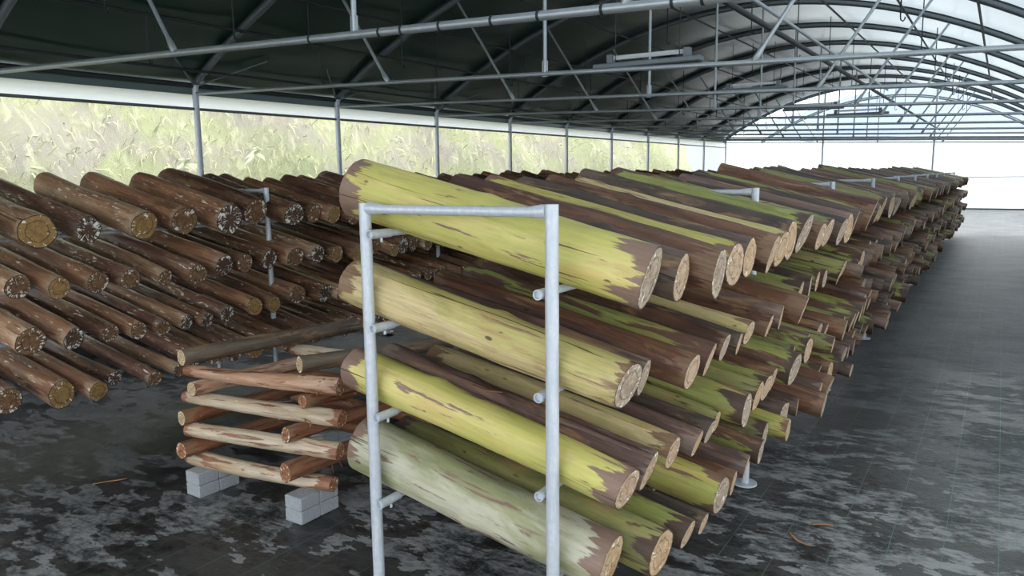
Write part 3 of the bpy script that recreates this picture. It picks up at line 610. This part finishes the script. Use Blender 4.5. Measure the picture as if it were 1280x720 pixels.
# ------------------------------------------------------------------ cribbed stack on pavers
def V3(*a): return Vector(a)
z0 = .130
CR = [  # A, B, r0, r1, bark, label
 (V3(-2.475, .545, z0+.040), V3(-1.555, .665, z0+.036), .040, .036, 'pale', 'pale flaky pole at the foot of the cribbed stack, resting on the pavers'),
 (V3(-2.46, 1.28, z0+.036), V3(-1.5, 1.36, z0+.036), .036, .034, 'rust', 'rust-brown pole at the rear foot of the cribbed stack'),
 (V3(-2.395, .445, z0+.112), V3(-2.33, 1.43, z0+.108), .041, .036, 'rust', 'rust-brown crosswise pole, lowest on the far side of the cribbed stack'),
 (V3(-1.70, .505, z0+.118), V3(-1.62, 1.45, z0+.106), .047, .036, 'rust', 'thick crosswise pole with hanging bark strips, lowest by the aisle rack'),
 (V3(-2.45, .535, z0+.190), V3(-1.53, .69, z0+.196), .037, .041, 'pale', 'grey-white pole, second of the front poles up the cribbed stack'),
 (V3(-2.47, 1.26, z0+.180), V3(-1.48, 1.34, z0+.18), .036, .034, 'rust', 'second rear pole up the cribbed stack'),
 (V3(-2.44, .49, z0+.262), V3(-2.35, 1.44, z0+.252), .037, .036, 'rust', 'crosswise pole with a white waxed end, second level of the cribbed stack'),
 (V3(-1.765, .575, z0+.267), V3(-1.64, 1.48, z0+.252), .038, .034, 'rust', 'rust-brown crosswise pole, second level by the aisle rack'),
 (V3(-2.53, .59, z0+.338), V3(-1.54, .725, z0+.340), .033, .041, 'pale', 'pale pole with a knot, third of the front poles up the cribbed stack'),
 (V3(-2.45, 1.24, z0+.325), V3(-1.47, 1.33, z0+.325), .036, .034, 'rust', 'third rear pole up the cribbed stack'),
 (V3(-2.39, .525, z0+.412), V3(-2.32, 1.47, z0+.398), .038, .036, 'pink', 'crosswise pole with a split white end, third level of the cribbed stack'),
 (V3(-1.735, .66, z0+.412), V3(-1.62, 1.47, z0+.396), .033, .034, 'rust', 'short dark crosswise pole, third level of the cribbed stack'),
 (V3(-2.51, .59, z0+.480), V3(-1.57, .75, z0+.486), .031, .043, 'pink', 'pinkish peeled pole with a torn end, uppermost front pole of the cribbed stack'),
 (V3(-2.44, 1.25, z0+.470), V3(-1.47, 1.33, z0+.470), .036, .036, 'pale', 'pale uppermost rear pole of the cribbed stack'),
 (V3(-2.50, .555, z0+.557), V3(-2.30, 1.62, z0+.560), .042, .045, 'ash', 'long ash-brown pole lying crosswise on top of the cribbed stack'),
 (V3(-1.82, .73, z0+.567), V3(-1.52, 1.55, z0+.556), .042, .038, 'ash', 'ash-brown pole with a pale end on top of the stack near the frame'),
]
CUT_C = [cut('crib_cut_wood', 'b07c56', '94613f', '7a4a2e', 'efe8dc', .42, '4a2c1c'), cut('crib_pale_cut', 'cdb694', 'b59a75', '937551', 'f2ece0', .42, '6b4c34')]
for n, (A, B, r0, r1, kd, lab) in enumerate(CR):
    bm = BARKC[kd][0]; cm = CUT_C[1 if n in (6, 10, 14, 15) else 0]
    o = put_log('crib_pole', A, B, r0, r1, 900+n, bm, cm, 0 if n not in (1, 5, 9, 13) else 1, lab, 'poles of the cribbed stack', bend=.014 if n in (0, 8) else .006, rough=.035)
    if n in (3, 12, 8):
        rg = random.Random(n)
        for q in range(3 if n == 3 else 2):
            b = MB(); L = (B-A).length; x = L*(rg.uniform(-.3, -.12) if n == 3 else rg.uniform(.25, .45)); p = Vector((x, -.02, .01)) if n == 3 else Vector((x, -.035, -.01)); pts = []
            d = Vector((rg.uniform(.1, .5), -.3, -1)) if n == 3 else Vector((1, -.4, -.45+.2*q))
            ln_ = rg.uniform(.07, .11) if n == 3 else rg.uniform(.05, .08)
            for s in range(6):
                f_ = s/5; cc = p+d.normalized()*ln_*f_+Vector((.012*math.sin(f_*4+q), .01*math.sin(f_*3), 0)); wd = .005*(1-f_*.6); pts += [cc-Vector((wd, 0, 0)), cc+Vector((wd, .001, 0)), cc+Vector((wd, .003, 0)), cc-Vector((wd, -.002, 0))]
            fs = []
            for s in range(5):
                for e in range(4): fs.append([4*s+e, 4*s+(e+1) % 4, 4*s+4+(e+1) % 4, 4*s+4+e])
            b.add(pts, fs+[[0, 1, 2, 3], [20, 21, 22, 23]]); b.build('bark_strip', BARKC['rust'][0], o)
# pavers: two layers of two under each bearing corner
def paver_stack(x, y, ang, where):
    M = Matrix.Translation((x, y, 0)) @ Matrix.Rotation(ang, 4, 'Z')
    for lv in range(2):
        for s in range(2):
            b = MB().box((-.056, -.118+s*.119, lv*.065), (.056, s*.119-.001, lv*.065+.064), bev=.005)
            o = b.build('concrete_paver', concrete); o.matrix_world = M
            tag(o, 'grey concrete paver, %s %s, %s' % ('upper' if lv else 'lower', 'front' if s == 0 else 'back', where), 'paver', 'concrete pavers under the cribbed poles')
paver_stack(-2.35, .585, -.05, 'under the free end of the cribbed poles')
paver_stack(-1.68, .64, -.02, 'beside the steel frame')
paver_stack(-2.42, 1.30, -.05, 'hidden behind, on the bank side')
paver_stack(-2.24, 1.32, -.02, 'hidden behind, by the aisle rack')
# scraps of bark on the floor
rg = random.Random(21)
for i, (x, y, L, a, lab) in enumerate(((-2.75, .75, .10, .3, 'curled bark scrap on the floor before the brown logs'), (-2.9, .35, .16, 1.1, 'long bark scrap on the floor under the lowest brown logs'), (-2.62, .9, .07, 2.2, 'small pale bark scrap on the floor beside the cribbed stack'), (.42, 1.75, .09, .6, 'straw-coloured bark scrap on the floor by the frame foot'), (.36, 1.55, .12, 2.6, 'thin bark scrap on the floor near the round foot plate'), (.95, 1.2, .06, 1.9, 'tiny bark scrap lying on the open aisle floor'))):
    b = MB(); pts = []; d = Vector((math.cos(a), math.sin(a), 0)); s_ = Vector((-d.y, d.x, 0))
    for s in range(8):
        f_ = s/7; c = d*L*(f_-.5)+s_*.012*math.sin(f_*4)+Vector((0, 0, .003+.012*abs(f_-.5)**1.5)); wd = .007*(1-.5*abs(2*f_-1)); pts += [c-s_*wd, c+s_*wd, c+s_*wd+Vector((0, 0, .003)), c-s_*wd+Vector((0, 0, .003))]
    fs = []
    for s in range(7):
        for e in range(4): fs.append([4*s+e, 4*s+(e+1) % 4, 4*s+4+(e+1) % 4, 4*s+4+e])
    b.add(pts, fs+[[3, 2, 1, 0], [28, 29, 30, 31]]); o = b.build('bark_scrap', simple('scrap_wood', 'a07a58', .8)); o.location = (x, y, 0); tag(o, lab, 'bark scrap', 'bark scraps on the floor')
